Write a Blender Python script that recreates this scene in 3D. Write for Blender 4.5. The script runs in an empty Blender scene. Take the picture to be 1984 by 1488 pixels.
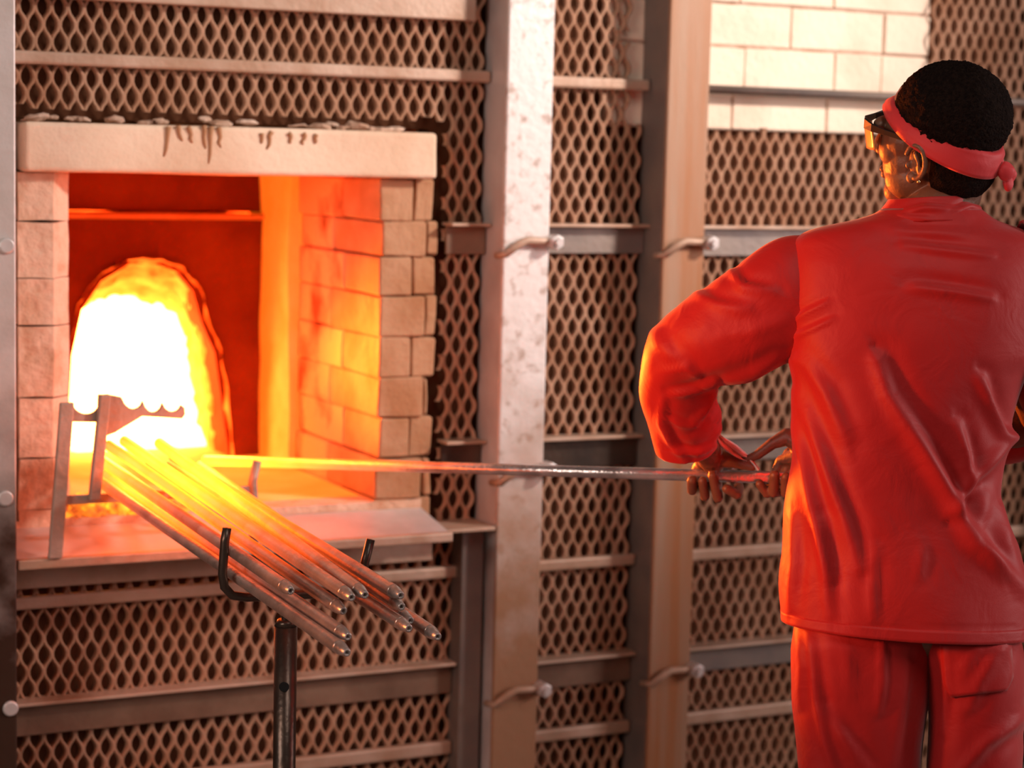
import bpy, bmesh, math, random
import numpy as np
from mathutils import Vector, Matrix, noise
random.seed(7)
S = bpy.context.scene
COL = S.collection

# ------------------------------------------------------------------ camera
FPX = 4000.0
YAW, PITCH, ROLL = 0.4595, 0.1107, 0.0243
CAM = np.array([0.0, -4.5538, 1.60])
_f = np.array([math.sin(YAW)*math.cos(PITCH), math.cos(YAW)*math.cos(PITCH), -math.sin(PITCH)])
_r = np.array([math.cos(YAW), -math.sin(YAW), 0.0])
_u = np.cross(_r, _f)
_c, _s = math.cos(ROLL), math.sin(ROLL)
CR, CU, CF = _c*_r+_s*_u, -_s*_r+_c*_u, _f
def ray(x, y): return CR*((x-992)/FPX) - CU*((y-744)/FPX) + CF
def at(x, y, Y=0.0):
    v = ray(x, y); t = (Y-CAM[1])/v[1]; return CAM+t*v
def dep(x, y, Z): return CAM+ray(x, y)*Z
cd = bpy.data.cameras.new('camera'); cam = bpy.data.objects.new('camera', cd); COL.objects.link(cam)
cam.matrix_world = Matrix(((CR[0],CU[0],-CF[0],CAM[0]),(CR[1],CU[1],-CF[1],CAM[1]),(CR[2],CU[2],-CF[2],CAM[2]),(0,0,0,1)))
cd.sensor_fit='HORIZONTAL'; cd.sensor_width=36.0; cd.lens=FPX/1984*36.0
cd.clip_start=.05; cd.clip_end=60
cd.dof.use_dof=True; cd.dof.focus_distance=3.74; cd.dof.aperture_fstop=2.6
S.camera = cam
# ------------------------------------------------------------------ light
S.view_settings.view_transform='Standard'; S.view_settings.look='None'
S.view_settings.exposure=0.0; S.view_settings.gamma=1.0; S.view_settings.use_curve_mapping=False
try:
    S.cycles.use_denoising=True; S.cycles.max_bounces=8; S.cycles.diffuse_bounces=4; S.cycles.glossy_bounces=3
    S.cycles.sample_clamp_indirect=6.0
except Exception: pass
W = bpy.data.worlds.new('workshop air'); S.world=W; W.use_nodes=True
W.node_tree.nodes['Background'].inputs[0].default_value=(1.0,.80,.68,1)
W.node_tree.nodes['Background'].inputs[1].default_value=0.045
def light(name, kind, loc, target, energy, color, size=1.0, size_y=None, **k):
    d=bpy.data.lights.new(name,kind); d.energy=energy; d.color=color
    if kind=='AREA':
        d.size=size
        if size_y: d.shape='RECTANGLE'; d.size_y=size_y
    elif kind=='SPOT': d.shadow_soft_size=size
    else: d.shadow_soft_size=size
    for a,b in k.items(): setattr(d,a,b)
    o=bpy.data.objects.new(name,d); COL.objects.link(o); o.location=loc
    o.rotation_euler=(Vector(target)-Vector(loc)).to_track_quat('-Z','Y').to_euler()
    return o
# a warm key lamp high on the right, a soft fill from an unseen source on the left
light('workshop_lamp','SPOT',(5.4,-3.2,3.6),(2.4,0.0,1.87),1330,(1.0,.88,.80),.22,spot_size=math.radians(33),spot_blend=1.0)
light('left_fill','AREA',(-1.7,-2.4,2.0),(2.2,0,1.25),46,(1.0,.80,.70),1.0)
light('overhead_fill','AREA',(1.9,-3.9,3.9),(1.9,-1.2,.9),30,(1.0,.90,.84),.5,1.6)  # unseen overhead light added for highlights on pipe, tubes and rails
# unseen orange spot added on the left, its cone narrowed to the worker
light('worker_orange_fill','SPOT',(-.5,-1.05,1.32),(2.08,-1.45,1.10),300,(1.0,.20,.03),.15,spot_size=math.radians(26),spot_blend=.8)
light('right_fill','AREA',(6.0,-3.4,2.0),(2.4,-1.5,1.1),95,(1.0,.82,.80),1.4)  # unseen fill from the right, rims the worker's right side
# the glow of the firing chamber (behind the arched mouth, out through the opening)
light('furnace_glow','SPOT',(1.56,.66,1.05),(2.2,-1.45,1.22),800,(1.0,.16,.012),.16,spot_size=math.radians(34),spot_blend=.7)

# ------------------------------------------------------------------ helpers
def tag(o, label=None, cat=None, group=None, kind=None):
    if label: o['label']=label
    if cat: o['category']=cat
    if group: o['group']=group
    if kind: o['kind']=kind
    return o
def link(name, me, mat=None, parent=None):
    o=bpy.data.objects.new(name, me); COL.objects.link(o)
    if mat is not None and not me.materials: me.materials.append(mat)
    if parent is not None:
        o.parent=parent; o.matrix_parent_inverse=Matrix.Translation(-Vector(parent.location)) if parent.type=='EMPTY' else Matrix.Identity(4)
    return o
def empty(name, loc):
    o=bpy.data.objects.new(name,None); COL.objects.link(o); o.location=loc; o.empty_display_size=.1; return o
class MB:
    def __init__(s): s.v=[]; s.f=[]
    def add(s, vs, fs):
        n=len(s.v); s.v+= [tuple(map(float,p)) for p in vs]; s.f+=[tuple(i+n for i in f) for f in fs]; return s
    def box(s,x0,x1,y0,y1,z0,z1):
        return s.add([(x0,y0,z0),(x1,y0,z0),(x1,y1,z0),(x0,y1,z0),(x0,y0,z1),(x1,y0,z1),(x1,y1,z1),(x0,y1,z1)],
            [(3,2,1,0),(4,5,6,7),(0,1,5,4),(1,2,6,5),(2,3,7,6),(3,0,4,7)])
    def tube(s, pts, rad, seg=12, cap=True):
        pts=[Vector(p) for p in pts]; n=len(pts)
        if not hasattr(rad,'__len__'): rad=[rad]*n
        vs=[]; fs=[]; up=None
        for i,p in enumerate(pts):
            t=(pts[min(i+1,n-1)]-pts[max(i-1,0)]).normalized()
            if up is None:
                up=Vector((0,0,1)) if abs(t.z)<.9 else Vector((1,0,0))
            a=(up-t*up.dot(t)).normalized(); b=t.cross(a); up=a
            for k in range(seg):
                th=2*math.pi*k/seg; vs.append(p+(a*math.cos(th)+b*math.sin(th))*rad[i])
        for i in range(n-1):
            for k in range(seg):
                k2=(k+1)%seg; fs.append((i*seg+k,i*seg+k2,(i+1)*seg+k2,(i+1)*seg+k))
        if cap:
            fs.append(tuple(range(seg))[::-1]); fs.append(tuple(range((n-1)*seg,n*seg)))
        return s.add(vs,fs)
    def prism(s, outline, y0, y1):      # outline of (x,z) points, extruded along y
        n=len(outline)
        vs=[(x,y0,z) for x,z in outline]+[(x,y1,z) for x,z in outline]
        fs=[tuple(range(n)),tuple(range(2*n-1,n-1,-1))]+[((i+1)%n,i,i+n,(i+1)%n+n) for i in range(n)]
        return s.add(vs,fs)
    def sphere(s,c,r,seg=10,rings=6,sc=(1,1,1)):
        vs=[];fs=[]
        for i in range(rings+1):
            ph=math.pi*i/rings
            for k in range(seg):
                th=2*math.pi*k/seg
                vs.append((c[0]+r*sc[0]*math.sin(ph)*math.cos(th),c[1]+r*sc[1]*math.sin(ph)*math.sin(th),c[2]+r*sc[2]*math.cos(ph)))
        for i in range(rings):
            for k in range(seg):
                k2=(k+1)%seg; fs.append((i*seg+k,(i+1)*seg+k,(i+1)*seg+k2,i*seg+k2))
        return s.add(vs,fs)
    def build(s,name,mat=None,parent=None,bevel=0,smooth=False,fix=True,origin=None):
        me=bpy.data.meshes.new(name)
        v=s.v
        if origin is not None: v=[(a-origin[0],b-origin[1],c-origin[2]) for a,b,c in s.v]
        me.from_pydata(v,[],s.f); me.update()
        if fix:
            bm=bmesh.new(); bm.from_mesh(me); bmesh.ops.recalc_face_normals(bm,faces=bm.faces)
            bm.to_mesh(me); bm.free()
        if smooth:
            for p in me.polygons: p.use_smooth=True
        o=link(name,me,mat,parent)
        if origin is not None: o.location=origin
        if bevel:
            m=o.modifiers.new('Bevel','BEVEL'); m.width=bevel; m.segments=2; m.limit_method='ANGLE'
        return o
def rough(o, amp, scale, cuts=0, seed=0.0):
    """subdivide an object's own mesh and push its vertices about: broken, uneven edges"""
    bm=bmesh.new(); bm.from_mesh(o.data)
    if cuts: bmesh.ops.subdivide_edges(bm,edges=bm.edges,cuts=cuts,use_grid_fill=True)
    for v in bm.verts:
        d=noise.noise_vector(v.co*scale+Vector((seed,seed*1.7,-seed)))
        v.co+=d*amp
    bm.to_mesh(o.data); bm.free()

def mat(name, col, rough_=.6, metal=0.0, var=0.0, vscale=6.0, col2=None, bump=0.0, bscale=40.0, spec=.5, sheen=0.0, detail=6, stretch=None, thr=(.35,.65), coat=0):
    m=bpy.data.materials.new(name); m.use_nodes=True; nt=m.node_tree; N=nt.nodes; L=nt.links
    p=N['Principled BSDF']; p.inputs['Base Color'].default_value=(*col,1); p.inputs['Roughness'].default_value=rough_
    p.inputs['Metallic'].default_value=metal; p.inputs['Specular IOR Level'].default_value=spec
    if sheen: p.inputs['Sheen Weight'].default_value=sheen; p.inputs['Sheen Roughness'].default_value=.4
    tc=N.new('ShaderNodeTexCoord'); src=tc.outputs['Object']
    if stretch:
        mp=N.new('ShaderNodeMapping'); mp.inputs['Scale'].default_value=stretch; L.new(src,mp.inputs[0]); src=mp.outputs[0]
    if col2 is not None:
        n=N.new('ShaderNodeTexNoise'); n.inputs['Scale'].default_value=vscale; n.inputs['Detail'].default_value=detail; L.new(src,n.inputs['Vector'])
        r=N.new('ShaderNodeValToRGB'); r.color_ramp.elements[0].position=thr[0]; r.color_ramp.elements[1].position=thr[1]
        r.color_ramp.elements[0].color=(*col,1); r.color_ramp.elements[1].color=(*col2,1)
        L.new(n.outputs['Fac'],r.inputs[0]); L.new(r.outputs[0],p.inputs['Base Color'])
    if bump:
        n2=N.new('ShaderNodeTexNoise'); n2.inputs['Scale'].default_value=bscale; n2.inputs['Detail'].default_value=5; L.new(src,n2.inputs['Vector'])
        b=N.new('ShaderNodeBump'); b.inputs['Strength'].default_value=bump; b.inputs['Distance'].default_value=.01
        L.new(n2.outputs['Fac'],b.inputs['Height']); L.new(b.outputs[0],p.inputs['Normal'])
    return m
def emission(name,col,st):
    m=bpy.data.materials.new(name); m.use_nodes=True; nt=m.node_tree
    p=nt.nodes['Principled BSDF']; p.inputs['Base Color'].default_value=(.02,.01,.005,1)
    p.inputs['Emission Color'].default_value=(*col,1); p.inputs['Emission Strength'].default_value=st
    return m
def hot_metal(name, base, length, stops, rough_=.38, metal=.85, axis='Z'):
    """steel that glows where it has been heated: incandescence along the bar's own length (0 = cold tip, 1 = hot end)"""
    m=mat(name,base,rough_,metal,col2=tuple(c*.55 for c in base),vscale=18,bump=.15,bscale=90); nt=m.node_tree; N=nt.nodes; L=nt.links
    p=N['Principled BSDF']
    tc=N.new('ShaderNodeTexCoord'); sp=N.new('ShaderNodeSeparateXYZ'); L.new(tc.outputs['Object'],sp.inputs[0])
    d=N.new('ShaderNodeMath'); d.operation='DIVIDE'; d.inputs[1].default_value=length; L.new(sp.outputs[axis],d.inputs[0])
    r=N.new('ShaderNodeValToRGB'); cr=r.color_ramp
    cr.elements[0].position=stops[0][0]; cr.elements[0].color=(*stops[0][1],1)
    cr.elements[1].position=stops[-1][0]; cr.elements[1].color=(*stops[-1][1],1)
    for q,c in stops[1:-1]:
        e=cr.elements.new(q); e.color=(*c,1)
    L.new(d.outputs[0],r.inputs[0]); L.new(r.outputs[0],p.inputs['Emission Color']); p.inputs['Emission Strength'].default_value=10.0
    return m

M={}
M['dust_mesh']=mat('dusty expanded metal',(.37,.18,.10),.7,.0,col2=(.49,.28,.18),vscale=7,bump=.2,bscale=120,spec=.25)
M['rail']=mat('dusty steel rail',(.40,.235,.15),.5,.15,col2=(.52,.36,.27),vscale=9,bump=.15,bscale=70,spec=.5)
M['steel']=mat('scuffed galvanised steel',(.52,.46,.44),.42,.25,col2=(.66,.61,.59),vscale=8,bump=.12,bscale=45)
M['steel_spot']=mat('weathered pale steel',(.72,.66,.63),.45,.15,col2=(.46,.36,.31),vscale=34,detail=3,bump=.15,bscale=45,thr=(.56,.72))
M['rust']=mat('rusty post steel',(.33,.125,.042),.55,.15,col2=(.34,.20,.125),vscale=5,stretch=(5,5,.25),bump=.15,bscale=60)
M['grey']=mat('cool grey steel plate',(.19,.155,.14),.42,.35,col2=(.26,.20,.165),vscale=8,bump=.1,bscale=50)
M['brick']=mat('cream firebrick',(.86,.70,.55),.9,0,col2=(.72,.53,.40),vscale=5,bump=.35,bscale=50,spec=.2,thr=(.5,.8))
M['jamb']=mat('scorched firebrick',(.37,.175,.085),.9,0,col2=(.47,.26,.15),vscale=9,bump=.5,bscale=45,spec=.2)
M['jamb_in']=mat('fired brick with dark slag patches',(.70,.40,.22),.95,0,col2=(.26,.085,.035),vscale=5.5,bump=.6,bscale=30,spec=.1,thr=(.50,.64))
M['jamb_pale']=mat('pale rendered block',(.70,.47,.34),.9,0,col2=(.50,.28,.17),vscale=16,bump=.8,bscale=38,spec=.2,thr=(.5,.75))
M['lintel']=mat('pale refractory lintel',(.80,.60,.45),.9,0,col2=(.66,.44,.30),vscale=4,bump=.25,bscale=60,spec=.2)
M['hot_brick']=mat('inner firebrick',(.80,.40,.18),.95,0,col2=(.60,.26,.10),vscale=7,bump=.5,bscale=30,spec=.1)
M['slag']=mat('dark red slagged wall',(.24,.055,.014),.9,0,col2=(.16,.03,.009),vscale=5,bump=.5,bscale=22,spec=.1)
M['pale_hot']=mat('glazed pale firebrick',(.92,.66,.34),.9,0,col2=(.80,.48,.2),vscale=9,bump=.7,bscale=24,spec=.1)
def glowing(m,col,st):
    p=m.node_tree.nodes['Principled BSDF']; p.inputs['Emission Color'].default_value=(*col,1); p.inputs['Emission Strength'].default_value=st
glowing(M['pale_hot'],(1,.19,.006),.55)
M['hot_hearth']=mat('glowing hearth brick',(.80,.45,.22),.95,0,col2=(.60,.30,.12),vscale=7,bump=.5,bscale=30,spec=.1); glowing(M['hot_hearth'],(1,.22,.01),.7)
M['crust']=mat('slagged refractory crust',(.85,.52,.22),.95,0,col2=(.55,.25,.08),vscale=14,bump=1.0,bscale=26,spec=.1)
M['backing']=mat('dusty wall darkened as shade behind the mesh',(.060,.022,.010),.95,0,col2=(.11,.042,.020),vscale=4,bump=.3,bscale=30,spec=.1)  # dark brown covers both dust and the shade behind the mesh
M['mortar']=mat('crumbling mortar',(.58,.42,.33),.95,0,col2=(.40,.24,.16),vscale=20,bump=.6,bscale=60,spec=.1)
M['stain']=mat('rust brown drip',(.42,.21,.11),.9,0,spec=.1)
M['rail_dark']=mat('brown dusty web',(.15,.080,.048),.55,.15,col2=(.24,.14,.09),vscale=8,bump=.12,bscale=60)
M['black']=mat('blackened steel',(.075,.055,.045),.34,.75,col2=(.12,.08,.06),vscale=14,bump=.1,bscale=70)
M['rack']=mat('scaled grey rack steel',(.46,.33,.27),.5,.3,col2=(.36,.24,.18),vscale=14,bump=.25,bscale=60)
M['floor']=mat('concrete floor',(.25,.20,.17),.9,0,col2=(.32,.27,.24),vscale=3,bump=.3,bscale=30)
M['fire']=emission('white-hot fire',(1.0,.17,.030),58.0)
M['hole']=mat('dark bore',(.004,.003,.003),.9)

def rust_shade_foot(m,z0,z1,col):
    """rust or painted shade up the foot of a post (real rust on the pale post, painted shade on the left one, tied to the post's own height)"""
    nt=m.node_tree;N=nt.nodes;L=nt.links;p=N['Principled BSDF']; old=p.inputs['Base Color'].links[0].from_socket
    tc=N.new('ShaderNodeTexCoord'); sp=N.new('ShaderNodeSeparateXYZ'); L.new(tc.outputs['Object'],sp.inputs[0])
    n=N.new('ShaderNodeTexNoise'); n.inputs['Scale'].default_value=7; n.inputs['Detail'].default_value=6; L.new(tc.outputs['Object'],n.inputs['Vector'])
    a=N.new('ShaderNodeMath'); a.operation='MULTIPLY_ADD'; a.inputs[1].default_value=.9; a.inputs[2].default_value=-.45; L.new(n.outputs['Fac'],a.inputs[0])
    b=N.new('ShaderNodeMath'); b.operation='ADD'; L.new(sp.outputs['Z'],b.inputs[0]); L.new(a.outputs[0],b.inputs[1])
    r=N.new('ShaderNodeMapRange'); r.inputs['From Min'].default_value=z0; r.inputs['From Max'].default_value=z1; r.inputs['To Min'].default_value=1; r.inputs['To Max'].default_value=0; L.new(b.outputs[0],r.inputs['Value'])
    mx=N.new('ShaderNodeMix'); mx.data_type='RGBA'; L.new(r.outputs['Result'],mx.inputs['Factor']); L.new(old,mx.inputs['A']); mx.inputs['B'].default_value=(*col,1)
    L.new(mx.outputs['Result'],p.inputs['Base Color'])
rust_shade_foot(M['steel_spot'],.45,1.15,(.35,.185,.10))
M['post_left']=mat('scuffed steel with a shade-painted foot',(.58,.50,.46),.42,.25,col2=(.66,.58,.55),vscale=8,bump=.12,bscale=45); rust_shade_foot(M['post_left'],.55,1.15,(.05,.022,.012))  # dark foot is shade painted into the colour by height
# ------------------------------------------------------------------ the setting
fl=MB().box(-2.2,6.5,-6.0,1.6,-.22,-.10).build('floor',M['floor']); tag(fl,kind='structure')
# the solid wall behind the mesh, with the furnace opening left free
OX0,OX1,OZ0,OZ1=1.03,2.03,.60,1.655
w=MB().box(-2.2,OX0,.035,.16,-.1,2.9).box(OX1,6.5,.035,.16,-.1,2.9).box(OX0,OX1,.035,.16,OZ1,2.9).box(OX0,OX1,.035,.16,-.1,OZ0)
wall=w.build('wall_back',M['backing']); tag(wall,'dusty brick wall behind the expanded metal sheets, darkened for their shade',kind='structure')
# cream bricks laid bare where the mesh is cut away (upper right)
def rect_brick(x0,x1,z0,z1,y0,y1,m,parent,name='brick',bev=.006,amp=.0025,j=.0035):
    o=MB().box(x0+j/2,x1-j/2,y0+random.uniform(-.003,.003),y1,z0+j/2,z1-j/2).build(name,m,parent)
    rough(o,amp,9,1,random.random()*50)
    b=o.modifiers.new('Bevel','BEVEL'); b.width=bev; b.segments=1; b.limit_method='ANGLE'
    return o
rows=[(1.676,1.775,[2.50,2.70,2.868,3.16,3.48]),
      (1.779,1.886,[2.50,2.615,2.90,3.18,3.33,3.485]),(1.89,1.995,[2.50,2.72,3.04,3.335,3.485]),(2.0,2.10,[2.50,2.62,2.88,3.17,3.485])]
for z0,z1,xs in rows:
    for a,b in zip(xs,xs[1:]): rect_brick(a,b,z0,z1,.004,.04,M['brick'],wall,bev=.003,amp=.002,j=.003)
MB().box(2.50,3.48,.011,.036,1.676,2.10).build('mortar_bed',M['mortar'],wall)

# ------------------------------------------------------------------ furnace
FU=empty('furnace',(1.5,0,0)); tag(FU,'brick furnace with open glowing mouth under a pale lintel','furnace')
def part(name,mb,m,parent=FU,**k): return mb.build(name,m,parent,**k)
lin=part('lintel',MB().box(1.032,2.008,-.075,.09,1.538,1.646),M['lintel']); rough(lin,.004,7,3,3.0)
lin.modifiers.new('Bevel','BEVEL').width=.010; lin.modifiers['Bevel'].segments=3; lin.modifiers['Bevel'].limit_method='ANGLE'; lin.modifiers['Bevel'].angle_limit=math.radians(50)
# mortar lumps along the top of the lintel and brown drips down its face
mb=MB()
x=1.05
while x<1.98:
    wd=random.uniform(.015,.05)
    if random.random()<.72: mb.sphere((x,-.035+random.uniform(-.015,.015),1.650+random.uniform(0,.008)),wd*.6,8,5,(1.2,.7,random.uniform(.25,.5)))
    x+=wd*.9
o=mb.build('mortar_bed',M['mortar'],FU,smooth=True); rough(o,.006,60,0,2); o['kind']='stuff'
mb=MB()
for px_,py_,ln,dx in ((325,245,58,-6),(345,243,30,10),(366,245,32,4),(392,243,45,8),(412,245,72,-10),(424,246,40,3),(505,258,20,3),(525,255,34,-8),(560,258,20,5),(590,258,22,-4),(610,260,18,3)):
    pts=[]
    for k in range(5):
        t=k/4; p=at(px_+dx*t+random.uniform(-3,3),py_+ln*t,-.076); pts.append(p)
    mb.tube(pts,[.006,.005,.004,.004,.002],6)
o=mb.build('drip',M['stain'],lin,smooth=True); o.parent=lin; o.matrix_parent_inverse=lin.matrix_world.inverted()
o['kind']='stuff'; o['label']='brown runs down the lintel'
# right jamb: courses of firebrick running into the opening
zj=[.66,.768,.868,.966,1.062,1.160,1.258,1.352,1.436,1.536]
for i,(a,b) in enumerate(zip(zj,zj[1:])):
    mid=.20+.09*(i%2)
    outer=2.0 if i%2 else 1.965
    jx=random.uniform(-.006,.006)
    rect_brick(1.882+jx,outer,a,b,-.032,mid,M['jamb'],FU,bev=.004,amp=.004,j=.002)
    rect_brick(1.882+jx,2.0,a,b,mid+.002,.52,M['jamb_in'],FU,bev=.004,amp=.004,j=.002)
    rect_brick(outer+.001,2.035+random.uniform(-.02,.012),a,b,-.026,.034,M['jamb'],FU,bev=.005,amp=.007,j=.002)
# left jamb: pale rendered blocks with a splayed inner edge
zl=[.70,.79,.905,1.04,1.20,1.305,1.43,1.538]
for a,b in zip(zl,zl[1:]):
    z0,z1=a+.0015,b-.0015
    out=[(1.028,-.03),(1.104,-.035),(1.15,.012),(1.15,.40),(1.028,.40)]
    mb=MB(); n=5
    mb.add([(x,y,z0) for x,y in out]+[(x,y,z1) for x,y in out],[tuple(range(n))[::-1],tuple(range(n,2*n))]+[(i,(i+1)%n,(i+1)%n+n,i+n) for i in range(n)])
    o=mb.build('brick',M['jamb_pale'],FU); rough(o,.004,14,2,random.random()*30)
# chamber: hearth, roof, side walls, back wall with an arched hole
BY=.76
part('hearth',MB().box(1.02,2.0,.06,1.5,.69,.765),M['hot_hearth']); rough(FU.children[-1],.006,12,4,5)
part('hearth_edge',MB().box(1.02,2.0,-.03,.055,.69,.765),M['jamb_pale']); rough(FU.children[-1],.004,12,3,5)
part('chamber_roof',MB().box(1.0,2.05,.10,1.5,1.545,1.66),M['hot_brick'])
part('chamber_side',MB().box(1.0,1.13,.41,1.5,.765,1.55),M['hot_brick'])
pil=part('pilaster',MB().box(1.862,2.05,.53,BY+.1,.765,1.55),M['pale_hot']); rough(pil,.010,9,5,9)
part('chamber_side',MB().box(1.99,2.06,.10,1.5,.60,1.55),M['hot_brick'])
arch_o=[(1.33,.765),(1.345,1.05),(1.37,1.17),(1.42,1.245),(1.50,1.292),(1.57,1.292),(1.63,1.27),(1.675,1.215),(1.70,1.13),(1.735,1.05),(1.752,.94),(1.775,.765)]
IY=BY+.24
def _ip(x,y): p=at(x,y,IY); return (p[0],p[2])
arch_i=[_ip(90,890),_ip(95,760),_ip(115,650),_ip(150,608),_ip(200,594),_ip(250,590),_ip(300,596),_ip(338,614),_ip(355,665),_ip(362,740),_ip(374,830),_ip(398,900)]
def wall_with_arch(arch,x0,x1,z0,z1,y0,y1):
    mb=MB(); n=len(arch); vs=[];fs=[]
    # fan the wall around the arch: each arch vertex is matched with a point on the border
    bor=[(x0,z0)]
    for (x,z) in arch[1:-1]:
        if z<1.0: bor.append((x0 if x<1.5 else x1,z))
        else:
            t=(x-arch[1][0])/(arch[-3][0]-arch[1][0]); bor.append((x0+(x1-x0)*min(1,max(0,t)),z1))
    bor.append((x1,z0))
    for y in (y0,y1):
        vs+=[(x,y,z) for x,z in arch]+[(x,y,z) for x,z in bor]
    k=2*n
    for i in range(n-1):
        fs.append((i,i+1,n+i+1,n+i)); fs.append((k+i,k+n+i,k+n+i+1,k+i+1)); fs.append((i,k+i,k+i+1,i+1)); fs.append((n+i,n+i+1,k+n+i+1,k+n+i))
    return mb.add(vs,fs)
bw=part('back_wall',wall_with_arch(arch_o,1.12,1.90,.765,1.425,BY,BY+.12),M['slag'])
rough(bw,.005,8,2,4)
part('back_slab',MB().box(1.12,1.90,BY+.012,BY+.12,1.428,1.55),M['slag'],bevel=.004)
part('back_ledge',MB().box(1.13,1.87,BY-.012,BY+.06,1.408,1.424),M['hot_brick'],bevel=.006); rough(FU.children[-1],.004,10,3,1)
# slagged funnel round the arched mouth
def funnel(arch0,arch1,y0,y1,rings=9,sub=4):
    def dens(a):
        r=[]
        for p,q in zip(a,a[1:]):
            for k in range(sub): r.append((p[0]+(q[0]-p[0])*k/sub,p[1]+(q[1]-p[1])*k/sub))
        return r+[a[-1]]
    A,B=dens(arch0),dens(arch1); n=len(A); vs=[];fs=[]
    for j in range(rings+1):
        t=j/rings
        for i in range(n):
            x=A[i][0]*(1-t)+B[i][0]*t; z=A[i][1]*(1-t)+B[i][1]*t; y=y0+(y1-y0)*t
            d=noise.noise_vector(Vector((x*24,y*24,z*24)))*.016+noise.noise_vector(Vector((x*60,y*60,z*60)))*.008
            e=1.0 if 0<j<rings else .45
            vs.append((x+d.x*e,y+d.y*e,max(.74,z+d.z*e)))
    for j in range(rings):
        for i in range(n-1): fs.append((j*n+i,j*n+i+1,(j+1)*n+i+1,(j+1)*n+i))
    return MB().add(vs,fs)
fo=[(x+(.012 if x>1.5 else -.012),z+(.012 if z>.8 else 0)) for x,z in arch_o]
o=part('arch_crust',funnel(fo,arch_i,BY-.016,IY,12),M['crust'],smooth=True)
part('fire_chamber',MB().box(1.15,1.95,1.5,1.56,.69,1.66),M['hot_brick'])
# the fire itself fills the arch
mb=MB(); vs=[];fs=[]; nx,nz=26,22
for j in range(nz+1):
    for i in range(nx+1):
        x=1.24+(1.92-1.24)*i/nx; z=.755+(1.28-.755)*j/nz
        y=IY+.09+.03*noise.noise(Vector((x*11,z*11,2)))
        vs.append((x,y,z))
for j in range(nz):
    for i in range(nx):
        a=j*(nx+1)+i; fs.append((a,a+1,a+nx+2,a+nx+1))
fire=mb.add(vs,fs).build('fire',M['fire'],smooth=True); fire.modifiers.new('Solidify','SOLIDIFY').thickness=.12; fire.modifiers['Solidify'].offset=-1
tag(fire,'white-hot fire filling the arched hole at the back of the furnace','fire')
# embers on the hearth edge, behind the rack
mb=MB()
for k in range(150):
    x=random.uniform(1.12,1.42); y=random.uniform(-.02,.10); z=.765+random.uniform(0,.035)*(1-(x-1.12)/.45)
    mb.sphere((x,y,z),random.uniform(.006,.016),7,4,(1,1,.8))
M['ember']=hot_metal('hot embers',(.3,.12,.05),1.0,[(0,(.05,.008,.001)),(.5,(.12,.03,.002)),(1,(.28,.10,.004))],.9,0,'X')
nt=M['ember'].node_tree
nz_=nt.nodes.new('ShaderNodeTexNoise'); nz_.inputs['Scale'].default_value=22
rp=[n for n in nt.nodes if n.type=='VALTORGB'][-1]; tcn=nt.nodes.new('ShaderNodeTexCoord'); nt.links.new(tcn.outputs['Object'],nz_.inputs['Vector']); nt.links.new(nz_.outputs['Fac'],rp.inputs[0])
rp.color_ramp.elements[0].position=.35; rp.color_ramp.elements[-1].position=.7
emb=mb.build('embers',M['ember'],smooth=True); rough(emb,.006,70,0,3); tag(emb,'glowing orange embers strewn along the front edge of the hearth','embers',kind='stuff')
# sill plate sloping out from the hearth, with a lip
SX0,SX1=.982,2.0
mb=MB().add([(SX0,-.032,.752),(SX1,-.032,.745),(SX1,-.205,.714),(SX0,-.205,.716),(SX0,-.032,.742),(SX1,-.032,.735),(SX1,-.205,.704),(SX0,-.205,.706)],
    [(0,1,2,3),(7,6,5,4),(0,4,5,1),(1,5,6,2),(2,6,7,3),(3,7,4,0)])
sill=mb.build('sill_plate',M['steel'],bevel=.003); rough(sill,.0015,6,0)
tag(sill,'grey steel sill plate sloping out below the furnace mouth','sill')
lip=MB().box(SX0,SX1,-.222,-.2,.694,.7165).build('lip',M['rail'],sill,bevel=.004)
MB().box(SX0,SX1+.02,-.06,-.032,.618,.69).build('web',M['rail'],sill,bevel=.003)
# ------------------------------------------------------------------ expanded metal sheets
SWD,LWD=.0360,.0758
def strands(x0,x1,z0,z1,hole,alpha=math.radians(-42),wd=.0118,th=.0046,nper=8):
    mb=MB(); vs=[];fs=[]
    wx,wy=math.sin(alpha)*wd/2,math.cos(alpha)*wd/2
    tx,ty=math.cos(alpha)*th/2,-math.sin(alpha)*th/2
    j=0; x=x0
    ns=int((z1-z0)/LWD*nper)
    while x<x1:
        ph=math.pi*(j%2); run=[]
        for k in range(ns+1):
            z=z0+(z1-z0)*k/ns
            a=2*math.pi*z/LWD+ph
            xx=x+SWD*.25*math.cos(a)*(1.0-.12*math.cos(2*a))
            if hole(xx,z): 
                flush(run,vs,fs); run=[]; continue
            jz=.0012*noise.noise(Vector((xx*31,z*31,j)))
            run.append((xx,jz,z))
        flush(run,vs,fs)
        x+=SWD/2; j+=1
    # turn each run of centre points into a four-sided ribbon
    V=[];F=[]
    for run in vs:
        b=len(V)
        for (xx,yy,z) in run:
            for sx,sy in ((-1,-1),(1,-1),(1,1),(-1,1)):
                V.append((xx+sx*wx*1.0*0+ (wx*sx)+(tx*sy), -.014+yy+(wy*sx)+(ty*sy), z))
        n=len(run)
        for i in range(n-1):
            for q in range(4):
                q2=(q+1)%4; F.append((b+i*4+q,b+i*4+q2,b+(i+1)*4+q2,b+(i+1)*4+q))
        F.append((b,b+1,b+2,b+3)); F.append((b+4*n-1,b+4*n-2,b+4*n-3,b+4*n-4))
    return mb.add(V,F)
def flush(run,vs,fs):
    if len(run)>2: vs.append(list(run))
jit=lambda x,z: .014*noise.noise(Vector((x*17,z*17,5)))
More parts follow.
